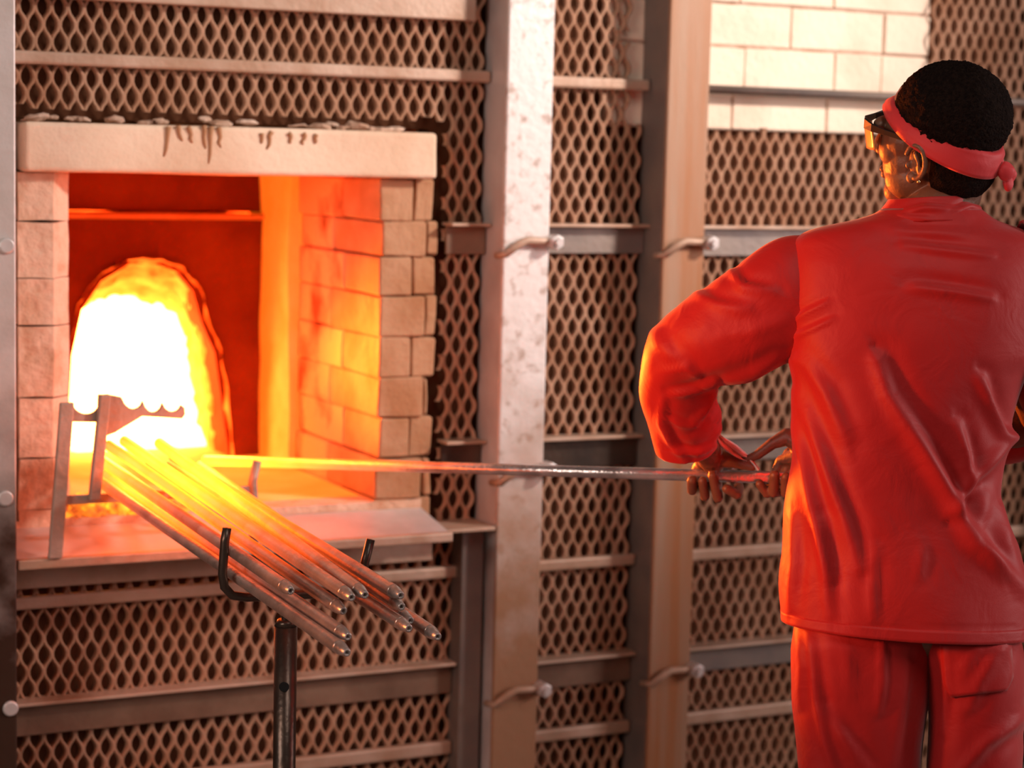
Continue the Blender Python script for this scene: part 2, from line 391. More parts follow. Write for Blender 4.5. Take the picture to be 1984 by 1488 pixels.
def hole_left(x,z):
    d=jit(x,z)
    return 1.02<x<2.045+d and .66<z<1.668+abs(d)*.8
def hole_mid(x,z):
    return x>2.552+jit(x,z) and z>1.69+jit(x,z)
def hole_right(x,z):
    return (x<3.475+jit(x,z) and z>1.68+jit(x,z)*.5)
a=strands(.985,2.150,-.1,2.30,hole_left).build('mesh_sheet',M['dust_mesh'],smooth=True,fix=False)
tag(a,'dusty expanded metal sheet around the furnace mouth, left of the pale post','metal mesh')
a=strands(2.290,2.590,-.1,2.30,hole_mid).build('mesh_sheet',M['dust_mesh'],smooth=True,fix=False)
tag(a,'narrow expanded metal sheet between the pale post and the rusty post','metal mesh')
a=strands(2.728,4.5,-.1,2.30,hole_right).build('mesh_sheet',M['dust_mesh'],smooth=True,fix=False)
tag(a,'expanded metal sheet behind the worker, under the bare cream bricks','metal mesh')

# ------------------------------------------------------------------ posts
def post(label,x0,x1,m,z1=2.3,y0=-.13,web=None,z0=-.1):
    t=empty('steel_post',((x0+x1)/2,-.05,z0)); tag(t,label,'post')
    MB().box(x0,x1,y0,y0+.012,z0,z1).build('front_plate',m,t,bevel=.004)
    MB().box(x0+.001,x0+.011,y0+.0125,.0,z0,z1).build('side_plate',web or m,t,bevel=.002)
    MB().box(x1-.011,x1-.001,y0+.0125,.0,z0,z1).build('side_plate',web or m,t,bevel=.002)
    return t
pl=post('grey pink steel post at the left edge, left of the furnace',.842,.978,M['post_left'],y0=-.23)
for px_,py_ in ((12,476),(10,965),(20,1372)):
    p=at(px_,py_,-.23); mb=MB(); mb.tube([(p[0],-.2295,p[2]),(p[0],-.236,p[2]),(p[0],-.238,p[2])],[.017,.017,.013],18)
    mb.build('bolt',M['steel'],pl,smooth=False,bevel=.002)
p1=post('pale steel post with paint spots right of the furnace mouth',2.158,2.280,M['steel_spot'],web=M['steel'])
p2=post('rusty orange steel post with a grey side, nearest the worker',2.597,2.716,M['rust'],web=M['grey'])
tag(MB().box(2.092,2.150,-.075,-.006,-.1,.695).build('side_angle',M['grey'],bevel=.003),'short grey steel angle standing against the foot of the pale post','steel angle')
pb=MB().box(1.975,2.152,-.135,-.005,.697,.706).build('bracket_plate',M['rail'],bevel=.002)
tag(pb,'small flat bracket plate sticking out left of the pale post','bracket')
def clamp(px_,py_,x0,x1,label):
    p=at(px_,py_,-.13); z=p[2]
    t=empty('hook_clamp',((x0+x1)/2,-.14,z)); tag(t,label,'clamp',None)
    MB().tube([(x0-.004,-.10,z-.035),(x0,-.142,z-.030),(x0+.035,-.146,z-.004),(x0+.055,-.147,z+.004),(x1-.02,-.147,z+.002),(x1+.010,-.143,z)],[.008,.009,.010,.010,.009,.009],10).build('hook_bar',M['rail'],t,smooth=True)
    MB().tube([(x1+.004,-.168,z),(x1+.004,-.128,z)],[.019,.019],6).build('nut',M['steel'],t,bevel=.003)
    MB().tube([(x1+.004,-.178,z),(x1+.004,-.100,z)],[.009,.009],10).build('stud',M['steel'],t,smooth=False)
clamp(1030,468,2.158,2.280,'bent hook clamp across the pale post, topmost of its three')
clamp(1020,908,2.158,2.280,'bent hook clamp across the pale post, just behind the long pipe')
clamp(1010,1335,2.158,2.280,'bent hook clamp across the pale post, lowest of its three')
clamp(1330,470,2.597,2.716,'bent hook clamp across the rusty post, above the raised elbow')
clamp(1300,1298,2.597,2.716,'bent hook clamp across the foot of the rusty post')

# ------------------------------------------------------------------ rails
def flat_rail(x0,x1,z0,z1,label,m=None,y0=-.045):
    o=MB().box(x0,x1,y0,-.022,z0,z1).build('rail',m or M['rail'],bevel=.006); tag(o,label,'rail'); return o
def angle_rail(x0,x1,z,zb,label,m=None,web=None):
    t=empty('angle_rail',((x0+x1)/2,-.03,zb)); tag(t,label,'rail')
    MB().box(x0,x1,-.066,-.004,z-.008,z).build('flange',m or M['rail'],t,bevel=.002)
    MB().box(x0,x1,-.034,-.024,zb,z-.0085).build('web',web or M['grey'],t,bevel=.002)
XL=(.981,2.156); XM=(2.282,2.596); XR=(2.718,4.5)
tag(MB().box(.981,2.11,-.052,-.022,1.912,2.06).build('cover_plate',M['rail'],bevel=.004),'wide tan cover plate over the mesh along the top edge','plate')
flat_rail(*XL,1.769,1.798,'bright flat rail above the furnace lintel')
flat_rail(*XM,1.765,1.793,'topmost flat rail between the two upright posts')
MB_=MB().tube([(2.718,-.035,1.776),(4.5,-.035,1.776)],.0115,10).build('rail',M['grey'],smooth=True); tag(MB_,'thin grey bar crossing the bare cream bricks','rail')
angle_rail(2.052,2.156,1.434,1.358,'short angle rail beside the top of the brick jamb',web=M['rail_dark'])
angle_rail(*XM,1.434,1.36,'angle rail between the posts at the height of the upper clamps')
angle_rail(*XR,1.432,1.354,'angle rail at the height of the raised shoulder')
angle_rail(2.05,2.156,.907,.842,'short dark angle rail beside the foot of the brick jamb',web=M['black'])  # near-black web paints in the shadow under the flange
angle_rail(*XM,.905,.822,'angle rail with a dark recess between the posts, above the pipe',web=M['black'])  # dark recess is the flange's shadow, put into the web colour
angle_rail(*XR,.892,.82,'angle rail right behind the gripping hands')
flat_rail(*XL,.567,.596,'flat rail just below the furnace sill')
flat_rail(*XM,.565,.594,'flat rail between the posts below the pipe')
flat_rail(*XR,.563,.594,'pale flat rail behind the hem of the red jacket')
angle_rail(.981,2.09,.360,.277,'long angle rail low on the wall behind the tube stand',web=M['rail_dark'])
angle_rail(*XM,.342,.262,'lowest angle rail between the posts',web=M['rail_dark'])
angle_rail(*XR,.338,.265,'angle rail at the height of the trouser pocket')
flat_rail(.981,2.09,.124,.158,'lowest flat rail under the furnace, near the floor')
flat_rail(*XM,.126,.158,'lowest flat rail between the posts, near the floor')
flat_rail(*XR,.126,.160,'lowest flat rail beside the red trousers, near the floor')
tag(MB().box(3.9,4.05,-.13,-.0,-.1,2.3).build('steel_post',M['black'],bevel=.004),'dark steel post half hidden behind the worker','post')

# ------------------------------------------------------------------ tube rack at the furnace mouth
RY0,RY1=-.216,-.204
def wp(*l): return [(at(x,y,-.21)[0],at(x,y,-.21)[2]) for x,y in l]
def arc(a,b,depth,n=8):
    r=[]
    for k in range(1,n):
        t=k/n; r.append((a[0]+(b[0]-a[0])*t,a[1]+(b[1]-a[1])*t+depth*math.sin(math.pi*t)**.6))
    return r
RK=empty('tube_rack',(1.28,-.21,.7165)); tag(RK,'notched steel rack standing on the sill in front of the fire','rack')
teeth=[(127,781),(140,783)]+arc((140,783),(188,790),15)+[(189,790),(190,764),(216,765),(235,769)]+arc((235,769),(276,776),19)+[(276,776)]+arc((276,776),(314,780),20)+[(314,780)]+arc((314,780),(350,784),15)+[(350,784),(357,789),(358,803),(352,811),(275,806),(222,838),(203,845),(196,818),(140,817),(127,812)]
MB().prism(wp(*teeth),RY0,RY1).build('comb_plate',M['rack'],RK,bevel=.002)
def bar_px(a,b,w,name='leg',y0=-.236,y1=-.2165,zb=None):
    p=at(*a,-.225); q=at(*b,-.225)
    if zb is not None: q[2]=zb
    return MB().add([(p[0]-w/2,y0,p[2]),(p[0]+w/2,y0,p[2]),(p[0]+w/2,y1,p[2]),(p[0]-w/2,y1,p[2]),(q[0]-w/2,y0,q[2]),(q[0]+w/2,y0,q[2]),(q[0]+w/2,y1,q[2]),(q[0]-w/2,y1,q[2])],
        [(0,1,2,3),(7,6,5,4),(0,4,5,1),(1,5,6,2),(2,6,7,3),(3,7,4,0)]).build(name,M['rack'],RK,bevel=.003)
bar_px((130,780),(107,1080),.030,zb=.7165,y0=-.23,y1=-.2165)
bar_px((203,764),(182,968),.024,'upright')
MB().box(1.068,1.505,-.2155,-.2045,.830,.850).build('crossbar',M['rack'],RK,bevel=.002)
MB().tube([(1.512,-.21,.7165),(1.512,-.21,.80),(1.508,-.21,.86),(1.519,-.21,.905)],[.010,.0105,.0105,.0095],12).build('peg',M['rack'],RK,smooth=True)

# ------------------------------------------------------------------ tube stand
ST=empty('tube_stand',(1.313,-.97,-.1)); tag(ST,'dark tubular stand with a forked cradle holding up the glowing tubes','stand')
PXC=1.313
mb=MB(); R0=.0215; seg=28
mb.tube([(PXC,-.97,-.088),(PXC,-.97,.712)],R0,seg).tube([(PXC,-.97,.7125),(PXC,-.97,.725)],[R0*1.02,R0*.7],seg)
pole=mb.build('pole',M['black'],ST,smooth=False)
for p in pole.data.polygons: p.use_smooth=len(p.vertices)==4
pole.location.z+=0
hp=at(555,1332,-.995); hd=Vector((-.43,-.9,0)).normalized()
hc=Vector((PXC,-.97,hp[2]))+hd*(R0-.004)
MB().tube([hc,hc+hd*.0052],.0095,16).build('pin_hole',M['hole'],pole if False else ST)
MB().tube([(PXC,-.97,.7255),(PXC,-.97,.768)],.009,12).tube([(PXC,-.985,.742),(PXC,-.955,.742)],.011,6).build('swivel_pin',M['black'],ST)
MB().tube([(1.196,-.97,.905),(1.192,-.97,.88),(1.188,-.97,.82),(1.192,-.97,.795),(1.207,-.97,.778),(1.235,-.97,.772),(PXC,-.97,.770),(1.43,-.955,.762),(1.462,-.95,.768),(1.474,-.95,.79),(1.478,-.95,.815),(1.490,-.95,.862)],[.0085]*12,14).build('cradle',M['black'],ST,smooth=True)
for k in range(3):
    a=2*math.pi*k/3+.5
    MB().tube([(PXC+.02*math.cos(a),-.97+.02*math.sin(a),.02),(PXC+.30*math.cos(a),-.97+.30*math.sin(a),-.088)],.012,10).build('foot',M['black'],ST,smooth=True)
MB().tube([(PXC,-.97,-.1),(PXC,-.97,-.088)],.03,20).build('foot_plate',M['black'],ST)

# ------------------------------------------------------------------ heated tubes lying in the rack and the cradle
RODS=[('A',(1.2611,-1.4100,0.7661),(1.1681,-0.1800,0.8724)), ('B',(1.2825,-1.3600,0.7804),(1.1937,-0.1400,0.8811)), ('C',(1.2191,-1.2500,0.8420),(1.1905,-0.1000,0.9087)), ('D',(1.3013,-1.2900,0.8088),(1.2047,-0.1200,0.9420)), ('E',(1.3037,-1.3210,0.8386),(1.2339,-0.1400,0.9528)), ('F',(1.3292,-1.3192,0.8408),(1.3075,-0.1599,0.9479)), ('G',(1.3986,-1.3129,0.8335),(1.3547,-0.1102,0.9077)), ('H',(1.4063,-1.3004,0.8102),(1.4054,-0.1512,0.8915)), ('I',(1.4060,-1.3343,0.7791),(1.3159,-0.0600,0.8881)), ('J',(1.4536,-1.3512,0.7643),(1.4198,-0.0293,0.8670)), ('K',(1.4296,-1.2864,0.7805),(1.3658,-0.0542,0.8815)),]
LAB=dict(A='lowest tube of the glowing bundle, dark, its tip hanging below all the others',
B='second lowest tube of the bundle, its tip just above the hanging lowest tip',
C='short-reaching tube nearest the left fork hook, its tip over the pole top',
D='mid-height tube of the bundle, its tip alone just right of the pole',
E='topmost bright tube with a blunt grey tip, left one of the two side-by-side tips',
F='bright tube with a lone yellow furnace end, right one of two side-by-side tips',
G='upper right tube of the bundle with its tip beside the right fork hook',
H='tube whose tip lies directly under the tip beside the right fork hook',
I='tube low in the bundle with a long polished grey tip, left of the furthest tip',
J='tube with the tip that reaches furthest right out of the bundle',
K='tube mostly hidden in the bundle, its dark tip peeping out above the long polished tip')
K_=lambda r,g,b:(r,g,b)
STOPS={'bright':[(0,(0,0,0)),(.14,(.006,.0005,0)),(.32,(.10,.009,.0003)),(.46,(.36,.036,.0006)),(.60,(.65,.085,.0015)),(.85,(.85,.115,.003)),(1,(.5,.05,.001))],
'mid':[(0,(0,0,0)),(.25,(.002,.0001,0)),(.5,(.07,.005,.0002)),(.68,(.36,.036,.001)),(.9,(.7,.08,.002)),(1,(.3,.04,.001))],
'cool':[(0,(0,0,0)),(.55,(.001,.0001,0)),(.78,(.02,.001,.0001)),(.95,(.12,.012,.001)),(1,(.15,.02,.001))]}
GAIN=dict(A=1.0,B=1.0,C=.9,D=.62,E=1.0,F=1.25,G=.55,H=1.0,I=.8,J=1.0,K=.7)
HEAT=dict(A='cool',B='mid',C='mid',D='bright',E='bright',F='bright',G='bright',H='mid',I='mid',J='mid',K='mid')
for n,k in HEAT.items(): M['tube_'+n]=hot_metal('heated steel tube '+n,(.66,.52,.45),1.2,[(q,tuple(w*GAIN[n] for w in c)) for q,c in STOPS[k]],.30,.7)
M['nozzle']=mat('grey steel nozzle',(.68,.61,.57),.30,.65,col2=(.22,.17,.15),vscale=30,bump=.15,bscale=90)
def tube_mesh(L,r=.0120):
    mb=MB(); prof=[(.030,r*.98),(.034,r),(L*.5,r),(L-.003,r),(L,r*.9)]
    seg=16
    mb.tube([(0,0,z) for z,_ in prof],[q for _,q in prof],seg); return mb
def nozzle_mesh(r=.0120):
    seg=16; prof=[(.032,r*.985),(.022,r*.93),(.010,r*.72),(.001,r*.58),(0,r*.50),(0,r*.34),(.012,r*.30)]
    mb=MB(); vs=[];fs=[]
    for z,q in prof:
        for k in range(seg): vs.append((q*math.cos(2*math.pi*k/seg),q*math.sin(2*math.pi*k/seg),z))
    for i in range(len(prof)-1):
        for k in range(seg): fs.append((i*seg+k,(i+1)*seg+k,(i+1)*seg+(k+1)%seg,i*seg+(k+1)%seg))
    fs.append(tuple(range((len(prof)-1)*seg,len(prof)*seg))[::-1])
    return mb.add(vs,fs)
noz=None
for n,a,b in RODS:
    a=Vector(a); b=Vector(b); L=(b-a).length
    t=tube_mesh(L).build('metal_tube',M['tube_'+n],smooth=False)
    for p in t.data.polygons: p.use_smooth=len(p.vertices)==4
    t.matrix_world=Matrix.Translation(a)@(b-a).to_track_quat('Z','Y').to_matrix().to_4x4()
    tag(t,LAB[n],'tube','heated tubes in the rack')
    if noz is None:
        q=nozzle_mesh().build('nozzle',M['nozzle'],t,smooth=True); noz=q
    else:
        q=noz.copy(); COL.objects.link(q); q.parent=t
    q.matrix_parent_inverse=Matrix.Identity(4)
    h=MB().tube([(0,0,.0105),(0,0,.0115)],.0120*.295,12).build('bore',M['hole'],t); h.matrix_parent_inverse=Matrix.Identity(4)
# the long pipe the worker holds
PA=Vector(dep(1592,928,3.965)); PB=Vector(at(398,892,.12))
M['pipe']=hot_metal('long pipe',(.80,.76,.74),(PA-PB).length,[(0,(0,0,0)),(.46,(0,0,0)),(.60,(.012,.0009,.0001)),(.74,(.16,.022,.001)),(.90,(.45,.10,.003)),(1,(.7,.2,.006))],.27,.78)
t=MB().tube([(0,0,0),(0,0,(PA-PB).length)],.0122,18).build('pipe',M['pipe'])
for p in t.data.polygons: p.use_smooth=len(p.vertices)==4
t.matrix_world=Matrix.Translation(PA)@(PB-PA).to_track_quat('Z','Y').to_matrix().to_4x4()
tag(t,'long straight steel pipe held in both hands, its far end glowing in the furnace','pipe')
# ------------------------------------------------------------------ the worker
FLOOR=-.10
PZ=3.77
def D(px_,py_,dz=0.0): return Vector(dep(px_,py_,PZ+dz))
base=D(1770,1900,0); base.z=FLOOR
PER=empty('person',base); tag(PER,'worker seen from behind in red work clothes and headband, gripping the long pipe','person')
def fabric(name,col,col2,rough_=.56):
    m=mat(name,col,rough_,0,col2=col2,vscale=3,spec=.3,sheen=.2); nt=m.node_tree;N=nt.nodes;L=nt.links;p=N['Principled BSDF']
    tc=N.new('ShaderNodeTexCoord'); n=N.new('ShaderNodeTexNoise'); n.inputs['Scale'].default_value=420; n.inputs['Detail'].default_value=2; L.new(tc.outputs['Object'],n.inputs['Vector'])
    n2=N.new('ShaderNodeTexNoise'); n2.inputs['Scale'].default_value=13; n2.inputs['Detail'].default_value=3; n2.inputs['Distortion'].default_value=.8; L.new(tc.outputs['Object'],n2.inputs['Vector'])
    b=N.new('ShaderNodeBump'); b.inputs['Strength'].default_value=.10; b.inputs['Distance'].default_value=.002; L.new(n.outputs['Fac'],b.inputs['Height'])
    b2=N.new('ShaderNodeBump'); b2.inputs['Strength'].default_value=.35; b2.inputs['Distance'].default_value=.010; L.new(n2.outputs['Fac'],b2.inputs['Height']); L.new(b.outputs[0],b2.inputs['Normal'])
    L.new(b2.outputs[0],p.inputs['Normal']); return m
M['red']=fabric('red work cotton',(.46,.013,.012),(.39,.009,.010))
M['band']=fabric('red headband cloth',(.68,.045,.05),(.60,.03,.035))
M['skin']=mat('dark brown skin',(.15,.066,.036),.45,0,col2=(.19,.088,.050),vscale=20,bump=.12,bscale=160,spec=.5)
M['hair']=mat('tight black curls',(.010,.006,.005),.85,0,col2=(.022,.012,.009),vscale=150,bump=1.0,bscale=260,spec=.05)
M['frame']=mat('black plastic frame',(.012,.010,.010),.3,0)
M['lens']=mat('lens tinted as fire reflection',(.95,.45,.10),.12,0,spec=.8)  # amber base colour stands for the fire mirrored in the lens
M['gold']=mat('gold stud',(.9,.65,.35),.25,1.0)
M['rag']=mat('off-white rag',(.88,.84,.82),.9,0,col2=(.62,.54,.50),vscale=30)
M['boot']=mat('black leather boot',(.03,.025,.022),.5,0)

def lerp_rows(rows,n):
    """smooth interpolation of a table whose first column is y"""
    R=np.array(rows,float); y=np.linspace(R[0,0],R[-1,0],n); out=[y]
    for c in range(1,R.shape[1]):
        # monotone cubic (Catmull-Rom, clamped)
        x=R[:,0]; v=R[:,c]; m=np.gradient(v,x)
        for i in range(1,len(x)-1):
            a=(v[i]-v[i-1])/(x[i]-x[i-1]); b=(v[i+1]-v[i])/(x[i+1]-x[i]); m[i]=0 if a*b<=0 else 2*a*b/(a+b)
        k=np.clip(np.searchsorted(x,y)-1,0,len(x)-2); h=x[k+1]-x[k]; t=(y-x[k])/h
        out.append((2*t**3-3*t**2+1)*v[k]+(t**3-2*t**2+t)*h*m[k]+(-2*t**3+3*t**2)*v[k+1]+(t**3-t**2)*h*m[k+1])
    return np.stack(out,1)
def foldfield(folds):
    segs=[]
    for pts,amp,w in folds:
        P=np.array(pts,float)
        ln=np.r_[0,np.cumsum(np.hypot(*np.diff(P,axis=0).T))]
        segs.append((P,amp,w,ln))
    def f(x,y):
        tot=0.0
        for P,amp,w,ln in segs:
            best=1e9;bt=0;sd=1
            for i in range(len(P)-1):
                a=P[i];b=P[i+1];dx,dy=b-a;l2=dx*dx+dy*dy
                t=((x-a[0])*dx+(y-a[1])*dy)/l2; t=min(1,max(0,t))
                ex,ey=x-a[0]-t*dx,y-a[1]-t*dy; d=math.hypot(ex,ey)
                if d<best: best=d; bt=(ln[i]+t*(ln[i+1]-ln[i]))/ln[-1]; sd=1 if (dx*ey-dy*ex)>0 else -1
            if best<4*w:
                env=math.sin(math.pi*min(1,max(0,.08+.84*bt)))**.6
                s=best*sd
                tot+=amp*env*(math.exp(-(best/w)**2)-.55*math.exp(-((s+1.7*w)/(1.2*w))**2))
        return tot
    return f
def loft(name,rows,n,seg,mat_,parent,fold=None,ydrop=None,power=2.3,amp=.0022,nscale=9,side=0.0,close_top=False,thick=.003):
    """rows: (y, x_left, x_right, depth offset, half depth) measured across the garment"""
    R=lerp_rows(rows,n); vs=[];fs=[]
    for (y,xl,xr,zc,b) in R:
        xc=(xl+xr)/2; a=(xr-xl)/2
        for k in range(seg):
            th=2*math.pi*k/seg; c,s=math.cos(th),math.sin(th)
            cx=math.copysign(abs(c)**(2/power),c); sz=math.copysign(abs(s)**(2/power),s)
            x=xc+a*cx; dz=zc+b*sz; yy=y
            if ydrop: yy+=ydrop(y,cx,-sz)
            p=D(x,yy,dz)
            nv=(Vector(CR)*c*1.0+Vector(CF)*s).normalized()
            d=amp*noise.noise(p*nscale)*2
            if fold and s<.35: d+=fold(x,yy)*min(1,(.35-s)*2.2)
            vs.append(p+nv*d)
    for i in range(n-1):
        for k in range(seg):
            k2=(k+1)%seg; fs.append((i*seg+k,i*seg+k2,(i+1)*seg+k2,(i+1)*seg+k))
    if close_top: fs.append(tuple(range(seg)))
    o=MB().add(vs,fs).build(name,mat_,parent,smooth=True)
    if thick:
        m=o.modifiers.new('Solidify','SOLIDIFY'); m.thickness=thick; m.offset=-1
    return o
JF=foldfield([
 ([(1700,700),(1722,765),(1787,868),(1842,966),(1888,1052),(1934,1092),(1980,1140)],0.0188,17),
 ([(1855,825),(1868,880),(1874,950)],0.0130,12),
 ([(1966,840),(1925,885),(1882,930),(1850,985)],0.0145,14),
 ([(1900,735),(1920,790),(1942,840),(1966,850)],0.0145,12),
 ([(1750,474),(1830,484),(1920,494)],0.0087,9),
 ([(1770,556),(1850,566),(1920,578)],0.0101,10),
 ([(1700,430),(1760,448),(1860,450)],0.0058,12),
 ([(1534,706),(1552,780),(1590,880),(1640,1010),(1665,1100)],0.0101,13),
 ([(1532,760),(1548,860),(1575,980),(1610,1120)],0.0101,11),
 ([(1545,690),(1600,760),(1640,850)],0.0072,14),
 ([(1534,624),(1565,604),(1604,584)],0.0058,6),
 ([(1540,652),(1575,636),(1612,618)],0.0058,6),
 ([(1590,1010),(1600,1100),(1606,1190)],0.0072,12),
 ([(1535,1000),(1540,1090),(1530,1180)],0.0072,10),
 ([(1695,1060),(1690,1140),(1692,1200)],0.0051,10),
 ([(1905,960),(1900,1030),(1935,1110)],0.0087,16),
 ([(1940,985),(1955,1050),(1985,1120)],0.0101,12),
 ([(1790,1060),(1780,1120)],0.0043,10),
])
def jdrop(y,cx,sn):
    t=max(0,(y-1000)/216); t=t*t
    return t*(26*sn+ (16*cx if cx>0 else 22*cx)*.9)
jrows=[(404,1706,1900,-.01,.066),(414,1690,1912,-.008,.075),(426,1652,1930,-.004,.084),(438,1596,1962,0,.090),(452,1556,2002,0,.098),(472,1536,2030,0,.106),
 (520,1531,2040,0,.122),(600,1529,2036,0,.132),(690,1530,2012,0,.137),(730,1537,1988,0,.137),(800,1540,1968,0,.136),(870,1533,1960,0,.134),(950,1523,1944,0,.134),
 (1000,1518,1954,0,.136),(1060,1515,1982,0,.140),(1130,1511,1996,0,.144),(1216,1514,2004,0,.150)]
_jf=lambda x,y: JF(x,y)-(.0014 if 1188<y-26<1192 else 0)
jk=loft('jacket',jrows,170,190,M['red'],PER,fold=_jf,ydrop=jdrop,power=2.35)
# hem band, stitched on just above the edge
hb=loft('hem',[(1197,1512.6,2002.5,0,.1490),(1218,1512.6,2005,0,.1515)],5,190,M['red'],jk,fold=JF,ydrop=jdrop,power=2.35,amp=.0022)
hb.matrix_parent_inverse=jk.matrix_world.inverted()
def sub(o,p): o.parent=p; o.matrix_parent_inverse=(p.matrix_parent_inverse.inverted() if False else Matrix.Identity(4)); return o
# sleeves
def sleeve(pts,folds,seg=72,n=110,flat=.9):
    P=np.array(pts,float); t=np.arange(len(P)); tt=np.linspace(0,len(P)-1,n)
    def cr(c):
        v=P[:,c]; m=np.gradient(v); k=np.clip(tt.astype(int),0,len(P)-2); u=tt-k
        return (2*u**3-3*u**2+1)*v[k]+(u**3-2*u**2+u)*m[k]+(-2*u**3+3*u**2)*v[k+1]+(u**3-u**2)*m[k+1]
    X,Y,Z,Rr=cr(0),cr(1),cr(2),cr(3)
    C=[D(x,y,z) for x,y,z in zip(X,Y,Z)]
    vs=[];fs=[]; F=foldfield(folds)
    for i in range(n):
        tg=(C[min(i+1,n-1)]-C[max(i-1,0)]).normalized()
        side=tg.cross(Vector(CF)).normalized(); fw=side.cross(tg).normalized(); fl=flat*(.58+.42*min(1,i/(n*.38)))
        r=Rr[i]/1000.0
        for k in range(seg):
            th=2*math.pi*k/seg; c,s=math.cos(th),math.sin(th)
            p=C[i]+side*(c*r)+fw*(s*r*fl)
            nv=(side*c+fw*s)
            d=.0030*noise.noise(p*11+Vector((3,1,0)))*2
            v=p-Vector(CAM); zc=v.dot(Vector(CF)); sx=992+FPX*v.dot(Vector(CR))/zc; sy=744-FPX*v.dot(Vector(CU))/zc
            if nv.dot(Vector(CF))<.5: d+=F(sx,sy)
            vs.append(p+nv*d)
    for i in range(n-1):
        for k in range(seg):
            k2=(k+1)%seg; fs.append((i*seg+k,i*seg+k2,(i+1)*seg+k2,(i+1)*seg+k))
    return MB().add(vs,fs)
SF=[([(1300,765),(1340,757),(1388,742)],0.0098,7),([(1262,640),(1300,690),(1330,705)],0.0056,12),
 ([(1285,720),(1330,712),(1350,728)],0.0056,8),([(1400,745),(1450,728),(1510,695)],0.0084,10),
 ([(1285,770),(1282,820),(1300,860),(1325,890)],0.0084,8),([(1295,812),(1320,822),(1345,824)],0.0056,6),
 ([(1385,752),(1365,790),(1345,820)],0.0098,8),([(1392,770),(1398,820),(1380,862)],0.0070,7),
 ([(1420,530),(1440,556),(1500,565)],0.0098,9),([(1350,570),(1390,590),(1450,600)],0.0070,10),
 ([(1400,650),(1460,640),(1525,620)],0.0042,12),([(1310,875),(1350,880),(1385,865)],0.0070,7),([(1530,690),(1545,720),(1560,740)],0.0056,8)]
sl=sleeve([(1578,566,.0,108),(1545,574,.005,112),(1490,602,.015,103),(1430,634,.035,97),(1370,661,.06,88),(1326,694,.09,78),(1312,748,.13,72),(1324,806,.18,68),(1328,838,.205,65),(1331,864,.225,62)],SF).build('sleeve',M['red'],PER,smooth=True)
m=sl.modifiers.new('Solidify','SOLIDIFY'); m.thickness=.003; m.offset=-1
sr=sleeve([(1950,545,.0,112),(1985,556,.0,110),(2018,600,.0,100),(2034,680,.02,80),(2038,750,.05,66),(2036,800,.08,52),(2014,838,.11,40),(1960,850,.15,46),(1890,862,.19,46)],[],flat=1).build('sleeve',M['red'],PER,smooth=True)
sr.modifiers.new('Solidify','SOLIDIFY').thickness=.003
# collar: a stand collar with the edge turned over
def collar():
    rows=[(428,1694,1903,-.012,.074),(414,1700,1899,-.012,.070),(399,1709,1895,-.010,.067),(388,1718,1891,-.008,.065),(382,1722,1889,-.007,.063),(384,1728,1884,-.006,.060),(394,1733,1880,-.006,.057)]
    vs=[];fs=[];seg=90; R=[]
    R=np.array(rows); tt=np.linspace(0,len(R)-1,34); k=np.clip(tt.astype(int),0,len(R)-2); u=(tt-k)[:,None]; R=R[k]*(1-u)+R[k+1]*u
    CFD=foldfield([([(1740,415),(1790,402),(1845,405)],.006,6),([(1850,408),(1875,398),(1898,404)],.007,5),([(1715,418),(1750,420),(1800,424)],.004,5)])
    for (y,xl,xr,zc,b) in R:
        xc=(xl+xr)/2;a=(xr-xl)/2
        for q in range(seg):
            th=2*math.pi*q/seg;c,s=math.cos(th),math.sin(th)
            yy=y+(10*s if s>0 else 5*s)*0+ (6*(-c) if c<0 else -2*c)
            x=xc+a*c; p=D(x,yy,zc+b*s); nv=Vector(CR)*c+Vector(CF)*s
            d=.002*noise.noise(p*20)
            if s<.2: d+=CFD(x,yy)
            vs.append(p+nv*d)
    n=len(R)
    for i in range(n-1):
        for q in range(seg):
            q2=(q+1)%seg; fs.append((i*seg+q,i*seg+q2,(i+1)*seg+q2,(i+1)*seg+q))
    return MB().add(vs,fs)
co=collar().build('collar',M['red'],PER,smooth=True)
m=co.modifiers.new('Solidify','SOLIDIFY'); m.thickness=.003; m.offset=0
# trousers
TF=foldfield([([(1565,1225),(1578,1330),(1600,1440),(1620,1500)],.009,10),([(1602,1385),(1640,1440),(1680,1500)],.009,14),([(1712,1235),(1712,1320),(1702,1380)],.008,8),
 ([(1760,1290),(1745,1380),(1730,1480)],.006,12),([(1640,1260),(1650,1340)],.004,12),([(1545,1215),(1555,1290),(1548,1370)],.006,8),
 ([(1960,1230),(1900,1320),(1880,1370)],.007,11),([(1984,1390),(1910,1440),(1860,1500)],.010,14),([(1830,1250),(1832,1340),(1825,1420)],.004,9),([(1900,1240),(1870,1300)],.004,9)])
TR=MB()
tl=[(1150,1560,1809,0,.100),(1215,1540,1809,0,.116),(1262,1531,1809,0,.128),(1330,1535,1804,0,.126),(1410,1541,1794,0,.117),(1490,1546,1783,.0,.108),(1620,1560,1776,.01,.094),(1760,1570,1764,.0,.086),(1900,1572,1760,-.01,.084),(1985,1576,1756,-.01,.082)]
tr=[(1150,1784,1950,.01,.095),(1215,1784,1970,.01,.112),(1262,1785,1984,.01,.128),(1330,1793,1986,.01,.125),(1400,1798,1984,.01,.116),(1490,1797,1978,.01,.106),(1620,1802,1970,.02,.092),(1760,1802,1960,.02,.086),(1900,1800,1950,.01,.084),(1985,1800,1945,.01,.082)]
t1=loft('trousers',tl,150,110,M['red'],PER,fold=TF,power=2.6,thick=.003)
t2=loft('trouser_leg',tr,150,110,M['red'],t1,fold=TF,power=2.6,thick=.003)
